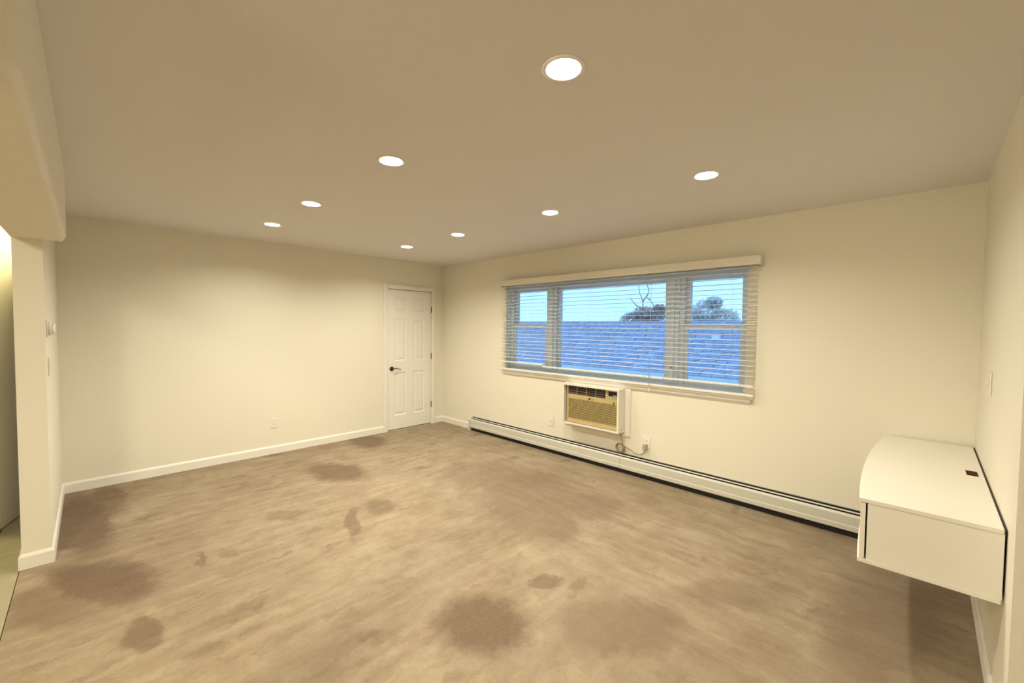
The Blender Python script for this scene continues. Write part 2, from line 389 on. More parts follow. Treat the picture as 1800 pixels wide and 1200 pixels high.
# ------------------------------------------------------------------ panelled doors
def panel_door(parent, w, h, th, mtx, cols, rows, name='leaf'):
    """leaf in local axes: x across, z up, front face y=0 towards -y; raised panels on the front are sub-parts"""
    mb = MB(); xs = sorted({0, w} | {v for c in cols for v in c}); zs = sorted({0, h} | {v for r in rows for v in r})
    for i in range(len(xs)-1):
        for j in range(len(zs)-1):
            cx, cz = (xs[i]+xs[i+1])/2, (zs[j]+zs[j+1])/2
            hole = any(a < cx < b for a, b in cols) and any(a < cz < b for a, b in rows)
            x0, x1, z0, z1 = xs[i], xs[i+1], zs[j], zs[j+1]
            if not hole: mb.add([(x0,0,z0),(x1,0,z0),(x1,0,z1),(x0,0,z1)], [(0,1,2,3)])
            else:
                g, d = .013, .011
                mb.add([(x0,0,z0),(x1,0,z0),(x1,0,z1),(x0,0,z1),(x0+g,d,z0+g),(x1-g,d,z0+g),(x1-g,d,z1-g),(x0+g,d,z1-g)],
                       [(0,1,5,4),(1,2,6,5),(2,3,7,6),(3,0,4,7),(4,5,6,7)])
    mb.add([(0,0,0),(w,0,0),(w,0,h),(0,0,h),(0,th,0),(w,th,0),(w,th,h),(0,th,h)], [(4,7,6,5),(0,4,5,1),(1,5,6,2),(2,6,7,3),(3,7,4,0)])
    lf = mb.build(name, M_door); lf.data.transform(mtx); lf.parent = parent
    for (a, b) in cols:
        for (c, d) in rows:
            g, s_ = .02, .022; x0, x1, z0, z1 = a+g, b-g, c+g, d-g
            pb = MB().add([(x0,.0108,z0),(x1,.0108,z0),(x1,.0108,z1),(x0,.0108,z1),(x0+s_,.002,z0+s_),(x1-s_,.002,z0+s_),(x1-s_,.002,z1-s_),(x0+s_,.002,z1-s_)],
                          [(3,2,1,0),(0,1,5,4),(1,2,6,5),(2,3,7,6),(3,0,4,7),(4,5,6,7)])
            q = pb.build('panel', M_door); q.data.transform(mtx); q.parent = lf
    return lf
ROWS = [(.20, .83), (1.00, 1.61), (1.735, 1.93)]
door = empty('door_1', (0, 0, 0)); struct(door, 'closed white six-panel door in the back wall near the corner', 'door')
# local x runs along world +y, local -y faces world +x
dm = Matrix.Translation((-.006, DY0+.004, .016)) @ Matrix(((0,-1,0,0),(1,0,0,0),(0,0,1,0),(0,0,0,1)))
leaf = panel_door(door, DY1-DY0-.008, 2.032, .036, dm, [(.112, .30), (.425, .62)], ROWS)
for (y0, y1) in ((DY0-.066, DY0+.0), (DY1-.0, DY1+.066)):
    a = y0 < -.6
    pr = [(.001, y0), (.001, y1), (.010, y1), (.016, y1-.012), (.018, y0+.012), (.014, y0)] if a else [(.001, y0), (.001, y1), (.014, y1), (.018, y1-.012), (.016, y0+.012), (.010, y0)]
    MB().prism(pr, 'z', .001, DZ+.066).build('casing', M_trim, door)
MB().prism([(.001, DZ+.066), (.001, DZ), (.010, DZ), (.016, DZ+.012), (.018, DZ+.054), (.014, DZ+.066)], 'y', DY0, DY1,
           ).build('head_casing', M_trim, door) if False else None
mb = MB(); prf = [(.001, DZ), (.010, DZ), (.016, DZ+.012), (.018, DZ+.054), (.014, DZ+.066), (.001, DZ+.066)]
mb.add([(p[0], y, p[1]) for y in (DY0+.0005, DY1-.0005) for p in prf], [(0,1,2,3,4,5), (11,10,9,8,7,6)] + [(i, (i+1) % 6, 6+(i+1) % 6, 6+i) for i in range(6)])
mb.build('head_casing', M_trim, door)
for z in (.31, 1.065, 1.775):
    hb = MB().lathe([(.006, -.045), (.006, .045)], Matrix.Translation((.006, DY1-.003, z)), 10)
    hb.build('hinge', M_bronze, door)['label'] = 'dark bronze hinge'
hx = empty_h = None
yh, zh = DY0+.066, .905
lk = MB().lathe([(.032, 0), (.032, .006), (.026, .011), (.012, .013), (.011, .045)], Matrix.Translation((-.0055, yh, zh)) @ Matrix.Rotation(math.pi/2, 4, 'Y'), 24).build('door_handle', M_bronze, leaf)
lk['label'] = 'dark bronze lever handle'
pts = []
for k in range(13):
    t = k/12; pts.append((.042, yh + .128*t, zh + .010*math.sin(t*math.pi*1.0) - .030*t*t + .012*max(0, t-.75)*4*t))
MB().tube(pts, .0085, 10, .0045).build('lever', M_bronze, lk)
MB().box(-.02, -.004, DY0+.0005, DY0+.0035, zh-.03, zh+.03).build('latch_plate', M_bronze, door)

# hallway door, standing open on the other side of the short wall
hd = empty('door_2', (0, 0, 0)); struct(hd, 'open white panelled hallway door at the far left edge', 'door')
ang = math.atan2(-.26, .966)
hm = Matrix.Translation((.03, -4.290, .014)) @ Matrix.Rotation(ang, 4, 'Z')
hm = hm @ Matrix(((1,0,0,0),(0,1,0,0),(0,0,1,0),(0,0,0,1)))
hl = panel_door(hd, .76, 2.036, .035, hm, [(.112, .32), (.44, .648)], ROWS)
MB().box(.001, .016, HD1, HD1+.02, 0, 2.06).build('casing', M_trim, hd)
MB().box(.001, .016, HD0-.065, HD0, 0, 2.125).build('casing', M_trim, hd)
MB().box(.001, .016, HD0, HD1+.02, 2.062, 2.125).build('head_casing', M_trim, hd)

# ------------------------------------------------------------------ window
win = empty('window_1', (0, 0, 0)); struct(win, 'wide white three-part window with a fixed centre and sliding side sashes', 'window')
z0, z1 = .98, WZ1
# jamb lining and outer frame
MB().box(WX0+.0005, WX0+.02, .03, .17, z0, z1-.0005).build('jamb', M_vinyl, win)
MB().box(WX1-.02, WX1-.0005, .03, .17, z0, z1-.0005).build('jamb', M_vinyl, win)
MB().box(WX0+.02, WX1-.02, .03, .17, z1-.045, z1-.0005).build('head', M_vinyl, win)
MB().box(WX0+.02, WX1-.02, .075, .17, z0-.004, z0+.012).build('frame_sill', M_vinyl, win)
MX = [(2.095, 2.235), (3.62, 3.745)]
for (a, b) in MX:
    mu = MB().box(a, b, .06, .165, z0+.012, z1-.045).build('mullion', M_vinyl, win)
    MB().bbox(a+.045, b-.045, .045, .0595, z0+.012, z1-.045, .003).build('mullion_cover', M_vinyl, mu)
zm = 1.54
def frame_ring(x0, x1, z0, z1, y0, y1, l, r, b, t):
    return MB().box(x0, x0+l, y0, y1, z0, z1).box(x1-r, x1, y0, y1, z0, z1).box(x0+l, x1-r, y0, y1, z0, z0+b).box(x0+l, x1-r, y0, y1, z1-t, z1)
def sash(name, x0, x1, z0, z1, y0, y1, l, r, b, t):
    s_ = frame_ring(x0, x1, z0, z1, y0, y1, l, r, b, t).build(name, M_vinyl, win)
    MB().box(x0+l-.003, x1-r+.003, (y0+y1)/2-.003, (y0+y1)/2+.003, z0+b-.003, z1-t+.003).build('pane', M_glass, s_)
    return s_
for (a, b, q) in ((1.45, 2.095, 0), (3.745, 4.332, 1)):
    # side tracks
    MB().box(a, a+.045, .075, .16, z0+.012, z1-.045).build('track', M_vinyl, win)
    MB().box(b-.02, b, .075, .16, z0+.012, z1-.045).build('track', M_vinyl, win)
    up = sash('upper_sash', a+.046, b-.021, zm-.018, z1-.046, .118, .148, .045, .03, .036, .036)
    lo = sash('lower_sash', a+.046, b-.021, z0+.013, zm+.018, .085, .115, .035, .032, .042, .036)
    for t in (.32, .68):
        xx = a+.046 + (b-a-.067)*t
        k = MB().bbox(xx-.03, xx+.03, .088, .112, zm+.0185, zm+.028, .003)
        k.bbox(xx-.012, xx+.012, .092, .108, zm+.027, zm+.038, .003)
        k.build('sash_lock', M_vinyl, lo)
sash('fixed_sash', 2.236, 3.619, z0+.013, z1-.046, .10, .145, .032, .03, .045, .036)
MB().bbox(3.672, 3.694, .036, .0445, 1.135, 1.165, .003).build('latch', M_plug, win)

sill = empty('trim_1', (0, 0, 0)); struct(sill, 'white moulded window sill and apron under the wide window', 'window sill')
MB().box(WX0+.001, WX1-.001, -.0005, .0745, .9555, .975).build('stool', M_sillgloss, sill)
pr = [(-.0015, .975), (-.058, .975), (-.060, .972), (-.060, .957), (-.050, .952), (-.046, .938), (-.030, .922), (-.026, .906), (-.016, .900), (-.014, .890), (-.0015, .890)]
MB().prism(pr, 'x', 1.372, 4.434, end=lambda k, p: (1 if k == 0 else -1) * .055 * (1 - abs(p[0])/.06)).build('apron_moulding', M_trim, sill)

# ------------------------------------------------------------------ blinds and valance
vl = empty('window_valance', (2.92, -.05, 2.06)); tag(vl, 'long cream valance board across the top of the wide window', 'valance')
put(MB().bbox(1.372, 4.468, -.105, -.095, 2.062, 2.138, .002), 'front_board', M_valance, vl)
put(MB().box(1.372, 1.382, -.0945, -.001, 2.062, 2.138), 'return_board', M_valance, vl)
put(MB().box(4.458, 4.468, -.0945, -.001, 2.062, 2.138), 'return_board', M_valance, vl)
SL_Y0, SL_Y1 = -.080, -.031
def blind(x0, x1, zr, ladders, label, pull=None):
    b = empty('window_blind', ((x0+x1)/2, -.055, zr)); tag(b, label, 'blind', 'open white horizontal blinds in the wide window')
    put(MB().box(x0, x1, -.084, -.028, 2.085, 2.130), 'headrail', M_blind, b)
    n = int((2.047 - zr - .012) / .0437)
    ym, w = (SL_Y0+SL_Y1)/2, (SL_Y1-SL_Y0)/2
    sm = MB()
    L_ = (x1-x0)/2 - .003
    prof = [(-w, 0), (-w*.5, .0014), (0, .0019), (w*.5, .0014), (w, 0), (w, .0026), (w*.5, .0040), (0, .0045), (-w*.5, .0040), (-w, .0026)]
    sm.prism(prof, 'x', -L_, L_)
    me = sm.mesh('slat'); me.materials.append(M_blind)
    for k in range(n):
        s_ = link('slat', me, b, (0, ym+.055, 2.045 - .0437*k - zr))
        s_.rotation_euler = (math.radians(random.uniform(-1.2, 1.2)), math.radians(random.uniform(-.06, .06)), 0)
    put(MB().bbox(x0+.001, x1-.001, -.082, -.029, zr-.008, zr+.008, .003), 'bottom_rail', M_blind, b)
    for x in ladders:
        for y in (SL_Y0-.0015, SL_Y1+.0015):
            put(MB().tube([(x, y, 2.085), (x, y, zr+.008)], .0009, 5), 'ladder_cord', M_cord, b)
    if pull:
        xp, zb = pull
        pc = put(MB().tube([(xp, -.088, 2.085), (xp+.002, -.089, 1.6), (xp, -.088, zb+.03)], .0013, 5).tube([(xp+.006, -.088, 2.085), (xp+.004, -.0895, 1.6), (xp+.003, -.088, zb+.03)], .0013, 5), 'pull_cord', M_cord, b)
        t = MB().lathe([(.002, .035), (.005, .03), (.007, .005), (.005, 0)], Matrix.Translation((xp+.0015, -.088, zb)), 12).build('tassel', M_blind)
        t.parent = pc
    return b
blind(1.383, 2.136, 1.066, (1.60, 1.93), 'narrow horizontal blind over the left side window sash', None)
blind(2.141, 3.657, 1.044, (2.42, 2.78, 3.13, 3.45), 'widest horizontal blind over the fixed centre pane', (3.52, .905))
blind(3.662, 4.434, 1.046, (3.86, 4.25), 'narrow horizontal blind over the right side window sash', None)

# ------------------------------------------------------------------ baseboard heater
ht = empty('baseboard_heater', (.73, -.03, 0)); tag(ht, 'long low beige metal baseboard heater under the window', 'heater')
HX0, HX1 = .73, 5.665
put(MB().box(HX0+.034, HX1, -.007, -.001, .012, .204), 'back_plate', M_heater, ht)
put(MB().box(HX0+.036, HX1-.002, -.044, -.0125, .004, .150), 'fin_element', M_heatdark, ht)  # filled out and blackened to deepen the shade inside
put(MB().box(HX0+.036, HX1-.002, -.012, -.0075, .004, .197), 'shade_backing', M_heatdark, ht)  # black backing added to darken the top slot
put(MB().prism([(-.0365, .1805), (-.0275, .187), (-.0275, .1885), (-.0365, .182)], 'x', HX0+.036, HX1-.002), 'damper', M_heater, ht)
pr = [(-.0515, .1725), (-.053, .174), (-.064, .163), (-.0665, .157), (-.0665, .092), (-.070, .086), (-.070, .054), (-.060, .047), (-.060, .0485), (-.0685, .0545), (-.0685, .0855), (-.065, .0915), (-.065, .1565), (-.0627, .162)]
for (a, b) in ((HX0+.036, 3.203), (3.206, HX1-.002)):
    put(MB().prism(pr, 'x', a, b), 'front_cover', M_heater, ht)
cap = [(-.001, .001), (-.001, .204), (-.028, .203), (-.066, .170), (-.0725, .160), (-.0725, .001)]
put(MB().prism(cap, 'x', HX0, HX0+.033), 'end_cap', M_heater, ht)

# ------------------------------------------------------------------ through-wall air conditioner
AX0, AX1, AZ0, AZ1, AY = 2.507, 3.225, .432, .888, -.143
ac = empty('air_conditioner', ((AX0+AX1)/2, 0, AZ0)); tag(ac, 'through-wall air conditioner with yellowed front in a white metal sleeve', 'air conditioner')
fr = MB()
for (a, b, c, d) in ((2.445, AX0, .385, .8885), (AX1, 3.29, .385, .8885), (AX0, AX1, .385, AZ0)):
    pass
fl = put(MB().box(2.445, 2.506, -.014, -.001, .385, .8885).box(3.226, 3.29, -.014, -.001, .385, .8885).box(2.506, 3.226, -.014, -.001, .385, .431), 'wall_flange', M_sleeve, ac)
put(MB().bbox(3.236, 3.280, -.019, -.0142, .392, .884, .003), 'flange_bead', M_sleeve, ac)
t = .012
sl = put(MB().box(AX0, AX1, AY, -.001, AZ1-t, AZ1).box(AX0, AX1, AY, -.001, AZ0, AZ0+t).box(AX0, AX0+t, AY, -.001, AZ0+t, AZ1-t).box(AX1-t, AX1, AY, -.001, AZ0+t, AZ1-t), 'sleeve', M_sleeve, ac)
put(MB().bbox(AX0-.001, AX1+.001, AY-.003, AY-.0005, AZ1-.017, AZ1+.0005, .0008).bbox(AX0-.001, AX1+.001, AY-.003, AY-.0005, AZ0-.0005, AZ0+.017, .0008)
    .bbox(AX0-.001, AX0+.017, AY-.003, AY-.0005, AZ0+.017, AZ1-.017, .0008).bbox(AX1-.017, AX1+.001, AY-.003, AY-.0005, AZ0+.017, AZ1-.017, .0008), 'sleeve_rim', M_sleeve, ac)
for (sx, sz) in ((AX0+.008, AZ1-.008), (AX0+.008, AZ0+.02), (2.72, AZ0+.008), (2.86, AZ0+.008), (3.03, AZ0+.008), (2.84, AZ1-.008)):
    put(MB().lathe([(.004, 0), (.003, .002)], Matrix.Translation((sx, AY-.003, sz)) @ Matrix.Rotation(math.pi/2, 4, 'X'), 10), 'screw', M_plug, ac)
put(MB().lathe([(.006, 0), (.0045, .003)], Matrix.Translation((AX1+.0005, -.075, AZ0+.03)) @ Matrix.Rotation(math.pi/2, 4, 'Y'), 12), 'screw', M_print, ac)
# the unit inside: shell with a louvre opening, grille opening and control bay
UX0, UX1, UZ0, UZ1 = AX0+.040, AX1-.022, AZ0+.018, AZ1-.017
UF, UB = AY+.028, -.03
LXa, LXb, LZa, LZb = UX0+.015, UX0+.505, UZ1-.100, UZ1-.006      # discharge louvre opening
CXa, CXb, CZa, CZb = UX0+.527, UX1-.008, UZ1-.100, UZ1-.008      # control bay
GXa, GXb, GZa, GZb = UX0+.022, UX1-.020, UZ0+.045, UZ1-.150      # intake grille
body = MB().box(UX0, UX1, UF+.03, UB, UZ0, UZ1)
xs = sorted({UX0, UX1, LXa, LXb, CXa, CXb, GXa, GXb}); zs = sorted({UZ0, UZ1, LZa, LZb, CZa, CZb, GZa, GZb})
holes = [(LXa, LXb, LZa, LZb), (CXa, CXb, CZa, CZb), (GXa, GXb, GZa, GZb)]
for i in range(len(xs)-1):
    for j in range(len(zs)-1):
        cx, cz = (xs[i]+xs[i+1])/2, (zs[j]+zs[j+1])/2
        if not any(a < cx < b and c < cz < d for a, b, c, d in holes): body.box(xs[i], xs[i+1], UF, UF+.03, zs[j], zs[j+1])
put(body, 'front_shell', M_acbeige, ac)
lou = put(MB().box(LXa+.0005, LXb-.0005, UF+.024, UF+.0295, LZa+.0005, LZb-.0005), 'louver_cavity', M_acdark, ac)
for k in range(4):
    z = LZa + .012 + k*.022
    q = MB().prism([(UF+.003, z), (UF+.014, z+.003), (UF+.014, z+.005), (UF+.003, z+.0022)], 'x', LXa+.001, LXb-.001).build('louver', M_aclouver); q.parent = lou
for x in (LXa+.122, LXa+.245, LXa+.368):
    q = MB().box(x-.0025, x+.0025, UF+.0005, UF+.0028, LZa+.001, LZb-.001).build('divider', M_acbeige); q.parent = lou
cp = put(MB().box(CXa+.0005, CXb-.0005, UF+.004, UF+.0295, CZa+.0005, CZb-.0005), 'control_panel', M_acbeige, ac)
q = MB().bbox(CXa+.010, CXb-.010, UF+.0015, UF+.0038, CZa+.034, CZb-.010, .0006).build('display', M_display); q.parent = cp
for k in range(4):
    for r in range(2):
        bx_ = CXa+.014 + k*.0245; bz = CZa+.007 + r*.013
        if bx_+.02 < CXb-.006:
            q = MB().bbox(bx_, bx_+.019, UF+.0015, UF+.0038, bz, bz+.009, .0006).build('button', M_plug); q.parent = cp
for k in range(3):
    xq = CXb-.052 + k*.013
    q = MB().box(xq, xq+.008, UF+.0006, UF+.0012, CZa+.039, CZa+.046).build('display_mark', M_plate); q.parent = cp
# intake grille: wavy staggered louvres, too fine to pick apart
g = MB(); nr = 24
for r in range(nr):
    zc = GZa + (GZb-GZa)*(r+.5)/nr; x = GXa+.001; k = 0
    nseg = 40; hh = (GZb-GZa)/nr
    for sgm in range(nseg):
        xa = GXa + .001 + (GXb-GXa-.002)*sgm/nseg; xb = GXa + .001 + (GXb-GXa-.002)*(sgm+1)/nseg
        dz = (hh*.22) if ((sgm//2 + r) % 2) else (-hh*.22)
        g.box(xa, xb, UF+.002, UF+.012, zc+dz-hh*.27, zc+dz+hh*.27)
gr = put(g, 'intake_grille', M_acgrille, ac); gr['kind'] = 'stuff'
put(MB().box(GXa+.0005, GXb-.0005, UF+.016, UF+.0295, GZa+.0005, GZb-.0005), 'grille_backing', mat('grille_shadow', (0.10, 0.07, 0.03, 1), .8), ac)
fx = Matrix(((1,0,0,0),(0,0,-1,0),(0,1,0,0),(0,0,0,1)))   # text plane facing -y
lgx, lgz = (UX0+UX1)/2-.012, GZb+.022
lb = put(MB().lathe([(.0125, 0), (.0125, .001)], Matrix.Translation((lgx-.016, UF-.0002, lgz)) @ Matrix.Rotation(math.pi/2, 4, 'X'), 20), 'logo_disc', M_lgred, ac)
tm = text_mesh('logo_letters', 'LG', .032, M_print, ac, Matrix.Translation((lgx+.018, UF-.0006, lgz)) @ fx); tm.location = (-ac.location[0], -ac.location[1], -ac.location[2])
put(MB().box(UX1-.058, UX1-.040, UF-.0012, UF-.0002, GZb+.006, GZb+.024), 'dark_badge', M_print, ac)

# power cord of the air conditioner (a part that hangs out of it) and its plug
pts = [(3.196, -.05, AZ0-.001), (3.197, -.046, .40), (3.206, -.036, .35), (3.214, -.03, .305)]
cx, cz = 3.188, .257
for k in range(0, 42):
    a = math.radians(35) + 2*math.pi*3*k/41
    r = .052 - .010*math.sin(a*.37) - .004*(k//14)
    pts.append((cx + r*math.cos(a), -.022 - .0045*(k//14)*1.0 - .0002*k, cz + r*math.sin(a)*.95))
pts += [(3.262, -.036, .282), (3.30, -.034, .262), (3.345, -.032, .238), (3.39, -.032, .228), (3.435, -.034, .238), (3.462, -.036, .262), (3.466, -.036, .292)]
def smooth(pts, it=2):
    pts = [Vector(p) for p in pts]
    for _ in range(it):
        q = [pts[0]]
        for a, b in zip(pts, pts[1:]): q += [a*.75+b*.25, a*.25+b*.75]
        q.append(pts[-1]); pts = q
    return pts
cord = put(MB().tube(smooth(pts), .0048, 8), 'power_cord', M_cable, ac)
pl = put(MB().bbox(3.449, 3.484, -.056, -.0125, .291, .352, .005), 'plug', M_plug, ac); pl['label'] = 'bulky grey plug'

# ------------------------------------------------------------------ wall plates
def plate(name, label, cat, mtx, style):
    """local: x across, z up, y=0 wall face, front towards -y; centred"""
    p = empty(name); tag(p, label, cat); p.matrix_world = mtx
    p.location = mtx.to_translation(); p.rotation_euler = mtx.to_euler()
    MB().bbox(-.038, .038, -.007, -.0008, -.060, .060, .0022).build('cover_plate', M_plate, p)
    if style == 'duplex':
        for z in (-.021, .021):
            f = MB().bbox(-.017, .017, -.0092, -.0071, z-.0145, z+.0145, .001).build('socket_face', M_plate, p)
            for x in (-.0065, .0065): MB().box(x-.0012, x+.0012, -.0096, -.0092, z-.002, z+.007).build('slot', M_slot, f)
            MB().lathe([(.0025, 0), (.0025, .0004)], Matrix.Translation((0, -.0092, z-.008)) @ Matrix.Rotation(math.pi/2, 4, 'X'), 10).build('ground_hole', M_slot, f)
    if style == 'decor':
        f = MB().bbox(-.0175, .0175, -.0090, -.0071, -.0345, .0345, .001).build('socket_face', M_plate, p)
        for z in (-.019, .019):
            for x in (-.0065, .0065): MB().box(x-.0012, x+.0012, -.0094, -.0090, z-.002, z+.007).build('slot', M_slot, f)
    if style == 'toggle':
        MB().bbox(-.0055, .0055, -.0085, -.0071, -.0125, .0125, .0005).build('toggle_slot', M_plug, p)
        MB().prism([(-.0085, -.004), (-.0215, .006), (-.0205, .013), (-.0085, .006)], 'x', -.004, .004).build('toggle', M_plate, p)
    if style == 'rocker':
        MB().bbox(-.0165, .0165, -.0088, -.0071, -.0335, .0335, .0008).build('rocker', M_plate, p)
    if style == 'jack':
        MB().lathe([(.0065, 0), (.0065, .004), (.0045, .004), (.0045, .010)], Matrix.Translation((0, -.007, 0)) @ Matrix.Rotation(math.pi/2, 4, 'X'), 14).build('coaxial_jack', M_plug, p)
    for z in ((0,) if style == 'duplex' else (-.045, .045) if style != 'toggle' else (-.03, .03)):
        MB().lathe([(.003, 0), (.0025, .0008)], Matrix.Translation((0, -.0072, z)) @ Matrix.Rotation(math.pi/2, 4, 'X'), 10).build('screw', M_plate, p)
    return p
T = Matrix.Translation; RZ = lambda d: Matrix.Rotation(math.radians(d), 4, 'Z')
plate('wall_plate', 'small white jack plate low on the window wall left of the air conditioner', 'wall plate', T((2.222, 0, .377)), 'jack')
plate('wall_outlet', 'white outlet right of the air conditioner holding its grey plug', 'outlet', T((3.470, 0, .366)), 'duplex')
plate('wall_outlet', 'white outlet low on the bare back wall left of the door', 'outlet', T((0, -2.438, .368)) @ RZ(90), 'decor')
plate('light_switch', 'white toggle switch on the right wall above the floating cabinet', 'switch', T((wall_r(-.755), -.755, 1.262)) @ RZ(-91), 'toggle')
plate('light_switch', 'flat white rocker switch on the short left wall below the thermostat', 'switch', T((1.30, YL, 1.235)) @ RZ(180), 'rocker')

th = empty('thermostat', (1.36, YL, 1.485)); tag(th, 'small round white thermostat high on the short left wall', 'thermostat')
MB().bbox(-.05, .05, .0008, .006, -.055, .055, .002).build('base_plate', M_plate, th)
MB().lathe([(.042, .006), (.042, .020), (.039, .024), (.036, .0245)], Matrix.Rotation(-math.pi/2, 4, 'X'), 32).build('dial_body', M_plate, th)
MB().lathe([(.033, .0246), (.033, .036), (.030, .039)], Matrix.Rotation(-math.pi/2, 4, 'X'), 32).build('dial', M_plate, th)

# ------------------------------------------------------------------ floating cabinet on the right wall
fc = empty('floating_cabinet', (5.45, -.8, .505)); tag(fc, 'white floating bow-front cabinet mounted on the right wall', 'cabinet')
def rear(y): return wall_r(y) - .009
Y0, Y1 = -1.578, -.020
def front(y):
    t = (y - Y0) / (Y1 - Y0)
    return 5.234*(1-t) + 5.262*t - 4*.036*t*(1-t)
def slab(z0, z1, hole=None, inset=0.0):
    n = 28; ys = [Y0 + (Y1-Y0)*k/n for k in range(n+1)]
    if hole: ys = sorted(set(ys) | {hole[2], hole[3]})
    vs = {}; mb = MB(); V = []
    def vert(i, j, top):
        k = (i, j, top)
        if k not in vs:
            y = ys[i]; f, r = front(y)+inset, rear(y)
            x = (f, hole[0] if hole else f+(r-f)/3, hole[1] if hole else f+2*(r-f)/3, r)[j]
            vs[k] = len(V); V.append((x, y, z1 if top else z0))
        return vs[k]
    cells = set()
    for i in range(len(ys)-1):
        for j in range(3):
            if hole and j == 1 and hole[2]-1e-6 <= ys[i] and ys[i+1] <= hole[3]+1e-6: continue
            cells.add((i, j))
    F = []
    for (i, j) in cells:
        F.append((vert(i,j,1), vert(i+1,j,1), vert(i+1,j+1,1), vert(i,j+1,1))); F.append((vert(i,j,0), vert(i,j+1,0), vert(i+1,j+1,0), vert(i+1,j,0)))
        for di, dj, a, b in ((-1,0,(i,j),(i,j+1)), (1,0,(i+1,j),(i+1,j+1)), (0,-1,(i,j),(i+1,j)), (0,1,(i,j+1),(i+1,j+1))):
            if (i+di, j+dj) not in cells: F.append((vert(*a,0), vert(*b,0), vert(*b,1), vert(*a,1)))
    return mb.add(V, F)
ZB, ZTOP = .505, .789
put(slab(ZTOP-.016, ZTOP, hole=(5.602, 5.645, -.80, -.69)), 'top_panel', M_lam, fc)
put(slab(ZB, ZB+.016), 'bottom_panel', M_lam, fc)
hx0, hx1, hy0, hy1 = 5.602, 5.645, -.80, -.69
put(MB().box(hx0+.0005, hx0+.002, hy0+.0005, hy1-.0005, ZTOP-.04, ZTOP-.001).box(hx1-.002, hx1-.0005, hy0+.0005, hy1-.0005, ZTOP-.04, ZTOP-.001)
    .box(hx0+.002, hx1-.002, hy0+.0005, hy0+.002, ZTOP-.04, ZTOP-.001).box(hx0+.002, hx1-.002, hy1-.002, hy1-.0005, ZTOP-.04, ZTOP-.001).box(hx0+.002, hx1-.002, hy0+.002, hy1-.002, ZTOP-.04, ZTOP-.038), 'cable_hole_liner', M_chip, fc)
for ya, yb in ((Y0+.004, Y0+.020), (Y1-.020, Y1-.004)):
    put(MB().box(5.263 if ya < -1 else 5.288, 5.6515, ya, yb, ZB+.0162, ZTOP-.0162), 'side_panel', M_lam, fc)
ymid = (Y0+Y1)/2
for a, b in ((Y0+.004, ymid-.002), (ymid+.002, Y1-.004)):      # two curved drop fronts
    n = 16; V = []; F = []
    for k in range(n+1):
        y = a + (b-a)*k/n; x = front(y) + .006
        V += [(x, y, ZB+.019), (x+.017, y, ZB+.019), (x+.017, y, ZTOP-.019), (x, y, ZTOP-.019)]
    for k in range(n):
        q = 4*k
        F += [(q+m, q+(m+1) % 4, q+4+(m+1) % 4, q+4+m) for m in range(4)]
    F += [(0, 1, 2, 3), (4*n+3, 4*n+2, 4*n+1, 4*n)]
    put(MB().add(V, F), 'curved_front', M_lam, fc)
put(MB().add([(5.652, Y0+.006, ZB+.0162), (rear(Y0)+.002, Y0+.006, ZB+.0162), (rear(Y1)+.002, Y1-.004, ZB+.0162), (5.652, Y1-.004, ZB+.0162),
              (5.652, Y0+.006, ZTOP-.0162), (rear(Y0)+.002, Y0+.006, ZTOP-.0162), (rear(Y1)+.002, Y1-.004, ZTOP-.0162), (5.652, Y1-.004, ZTOP-.0162)],
             [(3,2,1,0),(4,5,6,7),(0,1,5,4),(1,2,6,5),(2,3,7,6),(3,0,4,7)]), 'back_panel', M_rear, fc)
put(MB().add([(wall_r(y)-dx, y, z) for z in (ZTOP-.018, ZTOP-.002) for (y, dx) in ((Y0+.004, .0088), (Y0+.004, .0012), (Y1-.002, .0012), (Y1-.002, .0088))],
             [(3,2,1,0),(4,5,6,7),(0,1,5,4),(1,2,6,5),(2,3,7,6),(3,0,4,7)]), 'rear_gap_shade', M_rear, fc)  # dark strip stands in for the shade in the gap at the wall

# ------------------------------------------------------------------ recessed ceiling lights
def lens_mesh():
    mb = MB(); prof = []
    for k in range(7):
        a = k/6; prof.append((.056*math.cos(a*math.pi/2*.98) + .0004, .030 - .006*math.sin(a*math.pi/2)))
    mb.lathe(prof, Matrix.Identity(4), 32); me = mb.mesh('lens'); me.materials.append(M_lens); return me
def can_meshes():
    t = MB(); n = 40
    prof = [(.058, .036), (.0625, -.003), (.0640, -.004), (.074, -.0045), (.080, -.002), (.080, -.0005)]
    vs = []; fs = []
    for (r, h) in prof:
        for i in range(n):
            a = 2*math.pi*i/n; vs.append((r*math.cos(a), r*math.sin(a), h))
    for j in range(len(prof)-1):
        for i in range(n): fs.append((j*n+i, j*n+(i+1) % n, (j+1)*n+(i+1) % n, (j+1)*n+i))
    tr = t.add(vs, fs, True).mesh('trim_ring'); tr.materials.append(M_trimring)
    c = MB().lathe([(.066, .038), (.066, .07), (.03, .085)], Matrix.Identity(4), 24).mesh('housing'); c.materials.append(M_trimring)
    return tr, c
lm = lens_mesh(); trm, cam_ = can_meshes()
LBL = {(0,0): 'largest and nearest recessed ceiling light, at the top of the view', (1,0): 'second recessed light from the camera in the left row',
       (2,0): 'third recessed light from the camera in the left row', (3,0): 'last recessed light of the left row, nearest the back wall',
       (0,1): 'nearest recessed light of the window-side row, above the cabinet side', (1,1): 'second recessed light of the window-side row, above the wide window',
       (2,1): 'third recessed light of the window-side row', (3,1): 'last recessed light of the window-side row, nearest the white door'}
for i, x in enumerate(LX):
    for j, y in enumerate(LY):
        l = empty('recessed_ceiling_light', (x, y, H)); tag(l, LBL[(i, j)], 'ceiling light', 'round recessed ceiling lights in two rows')
        link('lens', lm, l); link('trim_ring', trm, l); link('housing', cam_, l)

